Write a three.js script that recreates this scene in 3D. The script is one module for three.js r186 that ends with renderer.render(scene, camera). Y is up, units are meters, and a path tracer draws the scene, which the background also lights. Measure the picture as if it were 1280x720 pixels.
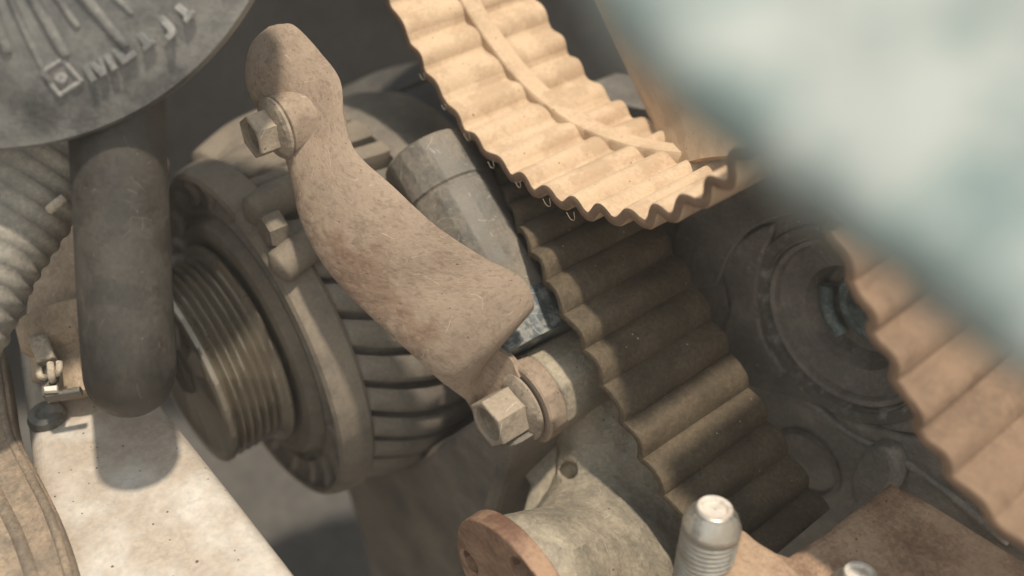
import * as THREE from 'three';
import { mergeGeometries, mergeVertices, toCreasedNormals } from 'three/addons/utils/BufferGeometryUtils.js';
import { MarchingCubes } from 'three/addons/objects/MarchingCubes.js';
import { FontLoader } from 'three/addons/loaders/FontLoader.js';
import { TextGeometry } from 'three/addons/geometries/TextGeometry.js';

// ------------------------------------------------------------------ camera, sky, sun, exposure
const V = (x, y, z) => new THREE.Vector3(x, y, z);
const scene = new THREE.Scene();
const PITCH = 38.9 * Math.PI / 180;
const camera = new THREE.PerspectiveCamera(32, 16 / 9, 0.004, 20);
camera.position.set(0, 1.0, 0);
camera.rotation.set(-PITCH, 0, 0);
camera.focus = 0.285;
camera.userData.fStop = 6.0;
scene.add(camera);
camera.updateMatrixWorld(true);
const toWorld = camera.matrixWorld.clone();          // bench axes (x right, y up, z towards the viewer) -> world

const renderer = new THREE.WebGLRenderer({ antialias: true });
renderer.toneMapping = THREE.LinearToneMapping;
renderer.toneMappingExposure = 1.17;
renderer.shadowMap.enabled = true;

const SUN_BENCH = V(0.20, 0.70, 0.68).normalize();
const sunDir = SUN_BENCH.clone().transformDirection(toWorld);
{
  const w = 256, h = 128, d = new Float32Array(w * h * 4);
  for (let j = 0; j < h; j++) for (let i = 0; i < w; i++) {
    const el = (j + 0.5) / h * Math.PI - Math.PI / 2, az = (i + 0.5) / w * Math.PI * 2;
    const up = Math.max(0, Math.sin(el));
    const cl = 0.5 + 0.5 * Math.sin(az * 3 + 2.2 * Math.sin(el * 5)) * Math.sin(el * 7 + az * 2);
    const k = el > 0 ? 1 : 0.25;
    const c = [0.95 - 0.42 * up, 0.93 - 0.24 * up, 0.90 - 0.02 * up].map((v, q) => (v + cl * 0.22 * (1 - v)) * k * 1.12 * [1.07, 1, 0.91][q]);
    const o = (j * w + i) * 4; d[o] = c[0]; d[o + 1] = c[1]; d[o + 2] = c[2]; d[o + 3] = 1;
  }
  const sky = new THREE.DataTexture(d, w, h, THREE.RGBAFormat, THREE.FloatType);
  sky.mapping = THREE.EquirectangularReflectionMapping; sky.magFilter = THREE.LinearFilter; sky.minFilter = THREE.LinearFilter; sky.needsUpdate = true;
  scene.background = sky; scene.environment = sky;
}
const sun = new THREE.DirectionalLight(new THREE.Color(1.0, 0.90, 0.76), 3.9);
sun.castShadow = true; sun.shadow.radius = 6; sun.shadow.mapSize.set(4096, 4096);
Object.assign(sun.shadow.camera, { left: -0.5, right: 0.5, top: 0.5, bottom: -0.5, near: 0.1, far: 4 });
{
  const t = V(0, 0, -0.3).applyMatrix4(toWorld);
  sun.target.position.copy(t); sun.position.copy(t).addScaledVector(sunDir, 2);
  scene.add(sun, sun.target);
}

// ------------------------------------------------------------------ random and noise
function rng(seed) { let s = seed >>> 0; return () => { s = (s + 0x6D2B79F5) >>> 0; let t = Math.imul(s ^ (s >>> 15), 1 | s); t = (t + Math.imul(t ^ (t >>> 7), 61 | t)) ^ t; return ((t ^ (t >>> 14)) >>> 0) / 4294967296; }; }
const TS = 512;
function layer(period, seed, sx = 1) {
  const r = rng(seed * 7919 + period), px = Math.max(2, Math.round(period * sx)), g = new Float32Array(px * period);
  for (let i = 0; i < g.length; i++) g[i] = r();
  const out = new Float32Array(TS * TS), f = (t) => t * t * (3 - 2 * t);
  for (let y = 0; y < TS; y++) {
    const v = y / TS * period, y0 = v | 0, ty = f(v - y0), a = (y0 % period) * px, b = ((y0 + 1) % period) * px;
    for (let x = 0; x < TS; x++) {
      const u = x / TS * px, x0 = u | 0, tx = f(u - x0), p = x0 % px, q = (x0 + 1) % px;
      const top = g[a + p] + (g[a + q] - g[a + p]) * tx, bot = g[b + p] + (g[b + q] - g[b + p]) * tx;
      out[y * TS + x] = top + (bot - top) * ty;
    }
  }
  return out;
}
function fbm(period, oct, seed, gain = 0.55) {
  const out = new Float32Array(TS * TS); let amp = 1, sum = 0;
  for (let o = 0; o < oct && period <= 256; o++) { const l = layer(period, seed + o * 13); for (let i = 0; i < out.length; i++) out[i] += l[i] * amp; sum += amp; amp *= gain; period *= 2; }
  for (let i = 0; i < out.length; i++) out[i] /= sum;
  return out;
}
const sstep = (a, b, x) => { const t = Math.min(1, Math.max(0, (x - a) / (b - a))); return t * t * (3 - 2 * t); };
const srgb = (v) => { v = Math.min(1, Math.max(0, v)); return 255 * (v <= 0.0031308 ? v * 12.92 : 1.055 * Math.pow(v, 1 / 2.4) - 0.055); };

// a dirty surface: base coat A, dirt B lying over it in patches, specks C, scratches D
const reliefs = {};
function dirty(seed, o) {
  const cfg = { A: [0.1, 0.1, 0.1], B: [0.3, 0.25, 0.2], cover: 0.5, soft: 0.12, C: null, specks: 0, D: null, scratches: 0, rA: 0.5, rB: 0.95, mA: 0, mB: 0, bump: 0.0002, tile: 0.06, grain: 0.25, patch: 6, vary: 0.25, pits: 0, ...o };
  const big = fbm(cfg.patch, 5, seed), mid = fbm(12, 4, seed + 101), fine = fbm(64, 3, seed + 211, 0.8), tone = fbm(3, 4, seed + 307), pit = fbm(40, 2, seed + 401);
  const scr = new Float32Array(TS * TS), r = rng(seed + 5);
  for (let k = 0; k < cfg.scratches; k++) {
    let x = r() * TS, y = r() * TS, a = r() * 6.28; const n = 8 + r() * r() * 60, w = 0.4 + r() * 0.6;
    for (let i = 0; i < n; i++) { const q = ((y | 0) & (TS - 1)) * TS + ((x | 0) & (TS - 1)); scr[q] = Math.max(scr[q], w); x += Math.cos(a); y += Math.sin(a); a += (r() - 0.5) * 0.25; }
  }
  for (let k = 0; k < cfg.specks; k++) {
    const x = r() * TS, y = r() * TS, s = 0.6 + r() * r() * 2.2;
    for (let j = -3; j <= 3; j++) for (let i = -3; i <= 3; i++) if (i * i + j * j < s * s) scr[((y + j + TS) & (TS - 1)) * TS + ((x + i + TS) & (TS - 1))] = -1;
  }
  const col = new Uint8Array(TS * TS * 4), orm = new Uint8Array(TS * TS * 4), hgt = new Uint8Array(TS * TS * 4);
  const th = 0.5 + (0.5 - cfg.cover) * 0.55;
  for (let i = 0; i < TS * TS; i++) {
    let m = sstep(th - cfg.soft, th + cfg.soft, big[i] * 0.7 + mid[i] * 0.3 + (fine[i] - 0.5) * 0.18);
    const g = 1 + (fine[i] - 0.5) * 2 * cfg.grain + (tone[i] - 0.5) * 2 * cfg.vary;
    let c = [0, 1, 2].map((q) => (cfg.A[q] * (1 - m) + cfg.B[q] * m) * g);
    let ro = cfg.rA + (cfg.rB - cfg.rA) * m, me = cfg.mA + (cfg.mB - cfg.mA) * m, h = 0.45 + (mid[i] - 0.5) * 0.45 + (fine[i] - 0.5) * 0.5 * (0.35 + m) + m * 0.12;
    if (cfg.pits) { const p = sstep(0.62, 0.72, pit[i]) * cfg.pits; h -= p * 0.35; c = c.map((v) => v * (1 - p * 0.35)); }
    if (scr[i] > 0 && cfg.D) { c = c.map((v, q) => v + (cfg.D[q] - v) * scr[i]); ro = ro * 0.9; h += 0.06; }
    if (scr[i] < 0 && cfg.C) { c = cfg.C.slice(); h += 0.18; }
    const p = i * 4;
    for (let q = 0; q < 3; q++) { col[p + q] = srgb(c[q]); hgt[p + q] = Math.min(255, Math.max(0, h * 255)); }
    orm[p] = 255; orm[p + 1] = Math.min(255, Math.max(0, ro + (fine[i] - 0.5) * 0.15) * 255); orm[p + 2] = me * 255;
    col[p + 3] = orm[p + 3] = hgt[p + 3] = 255;
  }
  const tex = (data, cs) => { const t = new THREE.DataTexture(data, TS, TS, THREE.RGBAFormat); t.wrapS = t.wrapT = THREE.RepeatWrapping; t.magFilter = THREE.LinearFilter; t.minFilter = THREE.LinearMipmapLinearFilter; t.generateMipmaps = true; t.colorSpace = cs; t.repeat.set(1 / cfg.tile, 1 / cfg.tile); t.needsUpdate = true; return t; };
  const ormT = tex(orm, THREE.NoColorSpace), key = cfg.specks > 85 ? seed : `${seed % 5}_${cfg.tile}`;
  const relief = reliefs[key] ??= tex(hgt, THREE.NoColorSpace);
  return new THREE.MeshPhysicalMaterial({ map: tex(col, THREE.SRGBColorSpace), roughnessMap: ormT, metalnessMap: ormT, roughness: 1, metalness: 1, bumpMap: relief, bumpScale: cfg.bump * 0.28, side: THREE.DoubleSide, specularIntensity: cfg.spec ?? 0.6 });
}
const DUST = [0.40, 0.285, 0.185];
const M = {
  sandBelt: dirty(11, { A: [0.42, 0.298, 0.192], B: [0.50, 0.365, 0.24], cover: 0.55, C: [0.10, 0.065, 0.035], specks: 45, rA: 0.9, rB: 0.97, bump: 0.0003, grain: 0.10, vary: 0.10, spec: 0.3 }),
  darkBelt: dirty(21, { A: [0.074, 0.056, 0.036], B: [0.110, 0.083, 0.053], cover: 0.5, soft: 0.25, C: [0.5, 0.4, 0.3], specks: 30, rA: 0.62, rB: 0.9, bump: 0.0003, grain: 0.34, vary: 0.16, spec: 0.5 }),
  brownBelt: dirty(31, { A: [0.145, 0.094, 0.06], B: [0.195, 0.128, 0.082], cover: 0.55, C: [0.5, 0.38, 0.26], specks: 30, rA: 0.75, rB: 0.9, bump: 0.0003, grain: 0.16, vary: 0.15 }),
  bracket: dirty(41, { A: [0.20, 0.14, 0.10], B: [0.315, 0.24, 0.175], cover: 0.78, soft: 0.25, C: [0.13, 0.07, 0.05], specks: 90, D: [0.62, 0.5, 0.4], scratches: 30, rA: 0.8, rB: 0.92, bump: 0.0005, grain: 0.13, vary: 0.12, patch: 6, pits: 0.4, spec: 0.4 }),
  bracketPlain: null,
  boltDust: dirty(51, { A: [0.22, 0.18, 0.135], B: [0.33, 0.268, 0.2], cover: 0.7, C: [0.12, 0.07, 0.05], specks: 110, D: [0.7, 0.62, 0.5], scratches: 25, rA: 0.55, rB: 0.9, bump: 0.0009, patch: 9, grain: 0.2 }),
  boltCup: dirty(52, { A: [0.17, 0.14, 0.10], B: [0.26, 0.21, 0.15], cover: 0.5, rA: 0.6, rB: 0.9, bump: 0.0003 }),
  castAlu: dirty(61, { A: [0.24, 0.208, 0.158], B: [0.345, 0.29, 0.21], cover: 0.5, soft: 0.3, C: [0.09, 0.07, 0.05], specks: 70, D: [0.55, 0.5, 0.42], scratches: 40, rA: 0.45, rB: 0.85, mA: 0.2, mB: 0, bump: 0.0008, grain: 0.24, vary: 0.15, patch: 5 }),
  sleeve: dirty(71, { A: [0.135, 0.122, 0.102], B: [0.21, 0.178, 0.138], cover: 0.52, soft: 0.18, C: [0.07, 0.06, 0.05], specks: 60, D: [0.6, 0.55, 0.48], scratches: 60, rA: 0.55, rB: 0.88, mA: 0.15, mB: 0, bump: 0.0006, grain: 0.22, patch: 4 }),
  shim: dirty(75, { A: [0.10, 0.11, 0.11], B: [0.24, 0.235, 0.21], cover: 0.4, D: [0.55, 0.55, 0.5], scratches: 160, rA: 0.5, rB: 0.8, mA: 0.3, bump: 0.0005, patch: 20, grain: 0.35 }),
  blackPlastic: dirty(81, { A: [0.045, 0.043, 0.04], B: [0.105, 0.094, 0.08], cover: 0.5, soft: 0.3, rA: 0.6, rB: 0.9, bump: 0.0003, grain: 0.18, vary: 0.15, patch: 3 }),
  hose: dirty(91, { A: [0.038, 0.034, 0.028], B: [0.062, 0.054, 0.044], cover: 0.45, soft: 0.22, D: [0.17, 0.15, 0.125], scratches: 60, C: [0.2, 0.17, 0.14], specks: 20, rA: 0.42, rB: 0.75, bump: 0.0004, grain: 0.2, vary: 0.2, patch: 8 }),
  ribHose: dirty(95, { A: [0.22, 0.205, 0.175], B: [0.34, 0.305, 0.245], cover: 0.5, soft: 0.25, rA: 0.7, rB: 0.9, bump: 0.0006, grain: 0.2, patch: 4 }),
  capRubber: dirty(101, { A: [0.085, 0.085, 0.08], B: [0.195, 0.187, 0.168], cover: 0.48, soft: 0.25, rA: 0.3, rB: 0.5, bump: 0.0006, grain: 0.15, vary: 0.2, patch: 6, spec: 1 }),
  capText: dirty(105, { A: [0.14, 0.14, 0.132], B: [0.28, 0.27, 0.25], cover: 0.5, rA: 0.6, rB: 0.8 }),
  altDust: dirty(111, { A: [0.15, 0.128, 0.10], B: [0.215, 0.178, 0.135], cover: 0.6, soft: 0.25, rA: 0.7, rB: 0.95, mA: 0.15, bump: 0.0004, grain: 0.14, vary: 0.15, patch: 4 }),
  altGrey: dirty(115, { A: [0.15, 0.132, 0.108], B: [0.21, 0.178, 0.14], cover: 0.5, soft: 0.25, rA: 0.65, rB: 0.9, mA: 0.2, bump: 0.0004, grain: 0.16, patch: 5 }),
  altDark: dirty(117, { A: [0.06, 0.056, 0.05], B: [0.095, 0.084, 0.07], cover: 0.45, soft: 0.3, rA: 0.7, rB: 0.95, bump: 0.0003 }),
  pulley: dirty(121, { A: [0.30, 0.262, 0.205], B: [0.27, 0.23, 0.175], cover: 0.5, soft: 0.5, rA: 0.30, rB: 0.34, mA: 0.7, mB: 0.62, bump: 0.000001, grain: 0.02, vary: 0.05, patch: 5, spec: 1 }),
  pulleyFace: dirty(125, { A: [0.18, 0.165, 0.145], B: [0.23, 0.2, 0.165], cover: 0.5, rA: 0.6, rB: 0.9, mA: 0.3, bump: 0.0003 }),
  block: dirty(131, { A: [0.165, 0.150, 0.130], B: [0.25, 0.22, 0.183], cover: 0.42, soft: 0.22, D: [0.42, 0.40, 0.36], scratches: 26, C: [0.4, 0.38, 0.34], specks: 34, rA: 0.5, rB: 0.85, mA: 0.1, bump: 0.0006, grain: 0.2, vary: 0.2, patch: 4 }),
  blockGrey: dirty(135, { A: [0.23, 0.215, 0.19], B: [0.32, 0.292, 0.245], cover: 0.45, soft: 0.22, D: [0.5, 0.48, 0.43], scratches: 50, rA: 0.45, rB: 0.8, mA: 0.25, bump: 0.0007, grain: 0.24, patch: 6 }),
  sealLip: dirty(137, { A: [0.15, 0.135, 0.115], B: [0.34, 0.325, 0.295], cover: 0.32, soft: 0.14, rA: 0.4, rB: 0.7, mA: 0.2, bump: 0.0008, patch: 12 }),
  tealPart: dirty(139, { A: [0.12, 0.15, 0.145], B: [0.2, 0.235, 0.22], cover: 0.4, rA: 0.5, rB: 0.8, mA: 0.2, bump: 0.0006, patch: 20 }),
  rust: dirty(141, { A: [0.19, 0.115, 0.074], B: [0.36, 0.25, 0.165], cover: 0.6, soft: 0.22, C: [0.12, 0.05, 0.03], specks: 130, rA: 0.8, rB: 0.95, bump: 0.0008, grain: 0.26, vary: 0.16, patch: 4 }),
  rustDisc: dirty(145, { A: [0.16, 0.088, 0.057], B: [0.30, 0.19, 0.12], cover: 0.45, soft: 0.22, C: [0.09, 0.045, 0.03], specks: 70, rA: 0.55, rB: 0.85, mA: 0.2, bump: 0.0006, grain: 0.2, patch: 4 }),
  stud: dirty(151, { A: [0.40, 0.38, 0.33], B: [0.26, 0.215, 0.155], cover: 0.45, soft: 0.2, rA: 0.32, rB: 0.75, mA: 0.8, mB: 0.2, bump: 0.0004, grain: 0.2, patch: 6 }),
  studTip: dirty(155, { A: [0.66, 0.60, 0.52], B: [0.5, 0.42, 0.34], cover: 0.4, rA: 0.5, rB: 0.8, mA: 0.1, bump: 0.0006, patch: 12 }),
  whitePaint: dirty(161, { A: [0.50, 0.455, 0.395], B: [0.375, 0.315, 0.25], cover: 0.6, soft: 0.22, C: [0.09, 0.07, 0.05], specks: 120, rA: 0.5, rB: 0.92, bump: 0.0005, tile: 0.09, grain: 0.26, vary: 0.10, patch: 9 }),
  brownPanel: dirty(165, { A: [0.17, 0.135, 0.10], B: [0.30, 0.225, 0.155], cover: 0.5, soft: 0.2, C: [0.07, 0.05, 0.04], specks: 70, rA: 0.6, rB: 0.9, bump: 0.0005, patch: 4 }),
  beigePipe: dirty(171, { A: [0.33, 0.25, 0.17], B: [0.45, 0.345, 0.245], cover: 0.6, soft: 0.25, C: [0.15, 0.1, 0.07], specks: 40, rA: 0.8, rB: 0.95, bump: 0.0004, patch: 4 }),
  clip: dirty(175, { A: [0.22, 0.19, 0.15], B: [0.42, 0.355, 0.27], cover: 0.55, rA: 0.6, rB: 0.9, bump: 0.0004 }),
  screw: dirty(177, { A: [0.10, 0.096, 0.082], B: [0.15, 0.135, 0.11], cover: 0.5, rA: 0.4, rB: 0.7, mA: 0.3, bump: 0.0003 }),
  palePipe: dirty(181, { A: [0.19, 0.245, 0.235], B: [0.36, 0.385, 0.36], cover: 0.5, soft: 0.10, rA: 0.35, rB: 0.5, bump: 0.0002, tile: 0.030, grain: 0.05, vary: 0.3, patch: 4, spec: 0.8 }),
  bayDark: dirty(191, { A: [0.082, 0.078, 0.074], B: [0.125, 0.114, 0.10], cover: 0.4, soft: 0.3, rA: 0.8, rB: 0.95, bump: 0.0006, tile: 0.25, patch: 3 }),
  thread: new THREE.MeshStandardMaterial({ color: new THREE.Color(0.3, 0.25, 0.19), roughness: 0.9 }),
};

// ------------------------------------------------------------------ bench geometry helpers
M.bracketPlain = M.bracket.clone();
const F = 360 / Math.tan(16 * Math.PI / 180);
const P = (px, py, d) => V((px - 640) / F * d, (360 - py) / F * d, -d);           // a point of the photograph at a distance
const A = V(0.77, 0.40, -0.496).normalize();                                        // the engine's shaft axis, pointing into the engine
const Yb = V(0, 1, 0).addScaledVector(A, -A.y).normalize(), Ub = new THREE.Vector3().crossVectors(A, Yb).normalize();
const UPB = V(0, Math.cos(PITCH), Math.sin(PITCH)), BACKB = V(0, Math.sin(PITCH), -Math.cos(PITCH));   // vertical and horizontal-away on the bench
const onPlane = (px, py, n, c) => { const r = P(px, py, 1); return r.multiplyScalar(c / r.dot(n)); };
const along = (p, n, k) => p.clone().addScaledVector(n, k);

function grid(nu, nv, fn, o = {}) {                                                // (nu+1) x (nv+1) points, uv in metres
  const pos = [], uv = [], idx = [], pts = [];
  for (let j = 0; j <= nv; j++) for (let i = 0; i <= nu; i++) { const p = fn(i / nu, j / nv, i, j); pts.push(p); pos.push(p.x, p.y, p.z); }
  const w = nu + 1, us = [0], vs = [0], mj = nv >> 1, mi = nu >> 1;
  for (let i = 1; i <= nu; i++) us.push(us[i - 1] + Math.max(pts[mj * w + i].distanceTo(pts[mj * w + i - 1]), pts[nv * w + i].distanceTo(pts[nv * w + i - 1])));
  for (let j = 1; j <= nv; j++) vs.push(vs[j - 1] + pts[j * w + mi].distanceTo(pts[(j - 1) * w + mi]));
  const ou = o.u0 ?? 0;
  for (let j = 0; j <= nv; j++) for (let i = 0; i <= nu; i++) uv.push(us[i] + ou, vs[j] + ou * 0.7);
  for (let j = 0; j < nv; j++) for (let i = 0; i < nu; i++) { const a = j * w + i, b = a + 1, c = a + w, d = c + 1; o.flip ? idx.push(a, b, c, b, d, c) : idx.push(a, c, b, b, c, d); }
  const g = new THREE.BufferGeometry();
  g.setAttribute('position', new THREE.Float32BufferAttribute(pos, 3)); g.setAttribute('uv', new THREE.Float32BufferAttribute(uv, 2)); g.setIndex(idx);
  g.computeVertexNormals();
  g.userData.ownUV = true;
  return g;
}
function frameOf(n) { const u = Math.abs(n.y) < 0.9 ? V(0, 1, 0).cross(n).normalize() : V(1, 0, 0).cross(n).normalize(); return [u, n.clone().cross(u)]; }
function lathe(profile, o, n = A, seg = 96, crease = 0.6, wob) {                    // profile [[r, s], ...] about axis n through o
  const [u, v] = frameOf(n);
  const g = grid(seg, profile.length - 1, (t, _, i, j) => {
    const [r0, s] = profile[j], a = (i % seg) / seg * Math.PI * 2, r = wob ? r0 + wob(a, s, j) : r0;
    return o.clone().addScaledVector(n, s).addScaledVector(u, r * Math.cos(a)).addScaledVector(v, r * Math.sin(a));
  });
  const own = crease ? toCreasedNormals(g, crease) : g; own.userData.ownUV = true; return own;
}
function sweep(pts, radius, o = {}) {                                             // round bar along pts; radius a number or f(t, angle, s)
  const c = new THREE.CatmullRomCurve3(pts), n = o.n ?? 60, seg = o.seg ?? 28, L = c.getLength();
  const fr = c.computeFrenetFrames(n, false), P0 = c.getSpacedPoints(n);
  const cap0 = o.caps === false ? 0 : 3, rows = [];
  for (let i = 0; i <= n; i++) rows.push([i, 1, 0]);
  if (cap0) { const rr = o.round ?? 0.12; for (const k of [0.9, 0.6, 0]) { rows.unshift([0, k, -(1 - k * k) * rr]); rows.push([n, k, (1 - k * k) * rr]); } }
  return grid(seg, rows.length - 1, (_, __, a, j) => {
    const [i, k, ext] = rows[j], th = (a % seg) / seg * Math.PI * 2, t = i / n, r = typeof radius === 'function' ? radius(t, th, t * L) : radius;
    const q = P0[i].clone().addScaledVector(fr.tangents[i], ext * r);
    const ox = o.sx ?? 1;
    return q.addScaledVector(fr.normals[i], r * k * Math.cos(th) * ox).addScaledVector(fr.binormals[i], r * k * Math.sin(th));
  });
}
function plate(outline, n, c, thick, bevel = 0.0008, holes = [], bs = 3) {         // outline: photo points on plane n.p = c; body grows along -n
  const [u, v] = frameOf(n), map2 = (q) => { const p = q.isVector3 ? q : onPlane(q[0], q[1], n, c); return new THREE.Vector2(p.dot(u), p.dot(v)); };
  const s = new THREE.Shape(outline.map(map2));
  for (const h of holes) { const [q, r] = h, p = map2(q), path = new THREE.Path(); path.absarc(p.x, p.y, r, 0, Math.PI * 2, true); s.holes.push(path); }
  const g = new THREE.ExtrudeGeometry(s, { depth: thick - 2 * bevel, bevelEnabled: bevel > 0, bevelThickness: bevel, bevelSize: bevel, bevelOffset: -bevel, bevelSegments: bs, curveSegments: 24 });
  g.translate(0, 0, c - thick + bevel);
  g.applyMatrix4(new THREE.Matrix4().makeBasis(u, v, n));
  return g;
}
function smoothOutline(pts, n = 60, closed = true) { return new THREE.CatmullRomCurve3(pts.map(([x, y]) => V(x, y, 0)), closed, 'centripetal').getSpacedPoints(n).slice(0, closed ? -1 : undefined).map((p) => [p.x, p.y]); }
function slab(nu, nv, fn, nrm, th) {                                               // closed sheet: fn mid-surface, nrm its normal, thickness th
  const top = (s) => (a, b) => fn(a, b).addScaledVector(nrm(a, b), s * th / 2);
  const gs = [grid(nu, nv, top(1)), grid(nu, nv, top(-1), { flip: true })];
  const edge = (n, f, g) => gs.push(grid(n, 3, (t, k) => f(t).addScaledVector(g(t), (k - 0.5) * th)));
  edge(nu, (t) => fn(t, 0), (t) => nrm(t, 0)); edge(nu, (t) => fn(t, 1), (t) => nrm(t, 1)); edge(nv, (t) => fn(0, t), (t) => nrm(0, t)); edge(nv, (t) => fn(1, t), (t) => nrm(1, t));
  return gs;
}
function metal(sdf, lo, hi, res) {                                                 // a smooth body from a distance field
  const mc = new MarchingCubes(res, new THREE.MeshBasicMaterial(), false, false, 400000), half = mc.halfsize, c = lo.clone().add(hi).multiplyScalar(0.5), e = hi.clone().sub(lo).multiplyScalar(0.5), p = V(0, 0, 0);
  mc.isolation = 0;
  for (let z = 0; z < res; z++) for (let y = 0; y < res; y++) for (let x = 0; x < res; x++) { p.set(c.x + (x - half) / half * e.x, c.y + (y - half) / half * e.y, c.z + (z - half) / half * e.z); mc.field[z * mc.size2 + y * mc.size + x] = -sdf(p); }
  mc.update();
  const n = mc.count, pos = new Float32Array(n * 3);
  for (let i = 0; i < n; i++) { pos[i * 3] = c.x + mc.positionArray[i * 3] * e.x; pos[i * 3 + 1] = c.y + mc.positionArray[i * 3 + 1] * e.y; pos[i * 3 + 2] = c.z + mc.positionArray[i * 3 + 2] * e.z; }
  let g = new THREE.BufferGeometry(); g.setAttribute('position', new THREE.BufferAttribute(pos, 3));
  g = mergeVertices(g, 1e-6); g.computeVertexNormals(); return g;
}
const cone = (a, b, ra, rb) => { const ab = b.clone().sub(a), L2 = ab.lengthSq(); return (p) => { const t = Math.min(1, Math.max(0, ((p.x - a.x) * ab.x + (p.y - a.y) * ab.y + (p.z - a.z) * ab.z) / L2)); return Math.hypot(p.x - a.x - ab.x * t, p.y - a.y - ab.y * t, p.z - a.z - ab.z * t) - (ra + (rb - ra) * t); }; };
const smin = (a, b, k) => { const h = Math.max(k - Math.abs(a - b), 0) / k; return Math.min(a, b) - h * h * k / 4; };

function boxUV(g) {                                                                // metres, by the way each face looks
  const p = g.attributes.position, uv = new Float32Array(p.count * 2), a = V(0, 0, 0), b = V(0, 0, 0), c = V(0, 0, 0);
  for (let i = 0; i < p.count; i += 3) {
    a.fromBufferAttribute(p, i); b.fromBufferAttribute(p, i + 1); c.fromBufferAttribute(p, i + 2);
    const n = b.clone().sub(a).cross(c.clone().sub(a)), x = Math.abs(n.x), y = Math.abs(n.y), z = Math.abs(n.z);
    [a, b, c].forEach((q, k) => { const o = (i + k) * 2; if (x > y && x > z) { uv[o] = q.z; uv[o + 1] = q.y; } else if (y > z) { uv[o] = q.x; uv[o + 1] = q.z; } else { uv[o] = q.x; uv[o + 1] = q.y; } });
  }
  g.setAttribute('uv', new THREE.BufferAttribute(uv, 2));
}
const taken = {};
const numbered = (n) => { const k = taken[n] = (taken[n] ?? -1) + 1; return k ? `${n}_${String(k).padStart(3, '0')}` : n; };
function thing(name, label, category, at, group) {
  const g = new THREE.Group(); g.name = numbered(name); g.position.copy(at.clone().applyMatrix4(toWorld)); g.userData = { label, category };
  if (group) g.userData.group = group;
  scene.add(g); return g;
}
function part(parent, name, geos, mat, label) {
  const list = (Array.isArray(geos) ? geos.flat(3) : [geos]).map((g0) => {
    const own = g0.userData.ownUV, g = g0.index ? g0.toNonIndexed() : g0.clone();
    for (const k of Object.keys(g.attributes)) if (!['position', 'normal', 'uv'].includes(k) && !(k === 'color' && mat.vertexColors)) g.deleteAttribute(k);
    g.applyMatrix4(toWorld);
    if (!own) boxUV(g);
    return g;
  });
  const g = list.length > 1 ? mergeGeometries(list) : list[0], o = V(0, 0, 0);
  for (let q = parent; q && q !== scene; q = q.parent) o.add(q.position);
  g.translate(-o.x, -o.y, -o.z);
  const m = new THREE.Mesh(g, mat); m.name = name; m.castShadow = m.receiveShadow = true;
  if (label) m.userData.label = label;
  parent.add(m); return m;
}
function struct(name, geos, mat) { const m = part(scene, name, geos, mat); m.userData = { kind: 'structure' }; return m; }
function bolt(parent, o, r, len, mat, seed) {                                      // flanged hex bolt, head towards -A, standing on o
  const n = A.clone().negate(), [u, v] = frameOf(n), pts = [];
  for (let k = 0; k < 6; k++) { const a = k * Math.PI / 3 + seed; pts.push(o.clone().addScaledVector(n, len).addScaledVector(u, r * 1.1 * Math.cos(a)).addScaledVector(v, r * 1.1 * Math.sin(a))); }
  const top = o.clone().addScaledVector(n, len), c = top.dot(n);
  const b = part(parent, 'flange_bolt', [plate(pts, n, c, len * 0.98, 0.0007, [[top, r * 0.74]], 3), lathe([[r * 1.52, 0], [r * 1.55, 0.0009], [r * 1.42, 0.0018], [r * 1.05, 0.0028], [r * 0.5, 0.003]], o, n, 48)], mat);
  part(b, 'bolt_head_recess', lathe([[r * 0.745, len - 0.0018], [r * 0.6, len - 0.0030], [0.0002, len - 0.0034]], o, n, 40), M.boltCup);
  return b;
}

// ------------------------------------------------------------------ setting: the dark bay
{
  const fl = -0.52, wallAt = 0.62;
  const q = (x, b, h) => V(x, 0, 0).addScaledVector(BACKB, b).addScaledVector(UPB, h);
  struct('floor', grid(20, 20, (a, b) => q(-0.9 + 1.8 * a, -0.4 + b * 1.0, fl + 0.006 * Math.sin(a * 31) * Math.sin(b * 23))), M.bayDark);
  struct('wall', grid(30, 20, (a, b) => q(-0.9 + 1.8 * a, wallAt + 0.015 * Math.sin(a * 40 + b * 3) * Math.sin(b * 9), fl - 0.02 + b * 0.60)), M.bayDark);
  struct('cowl', [grid(20, 6, (a, b) => q(-0.9 + 1.8 * a, wallAt - 0.17 * b, 0.075 - 0.012 * b * b)), grid(20, 2, (a, b) => q(-0.9 + 1.8 * a, wallAt - 0.17, 0.063 - 0.02 * b))], M.bayDark);
  struct('wall_side', grid(20, 20, (a, b) => q(-0.42 + 0.012 * Math.sin(a * 20 + b * 7), -0.3 + 0.95 * a, fl - 0.02 + b * 0.52)), M.bayDark);
}

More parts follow.
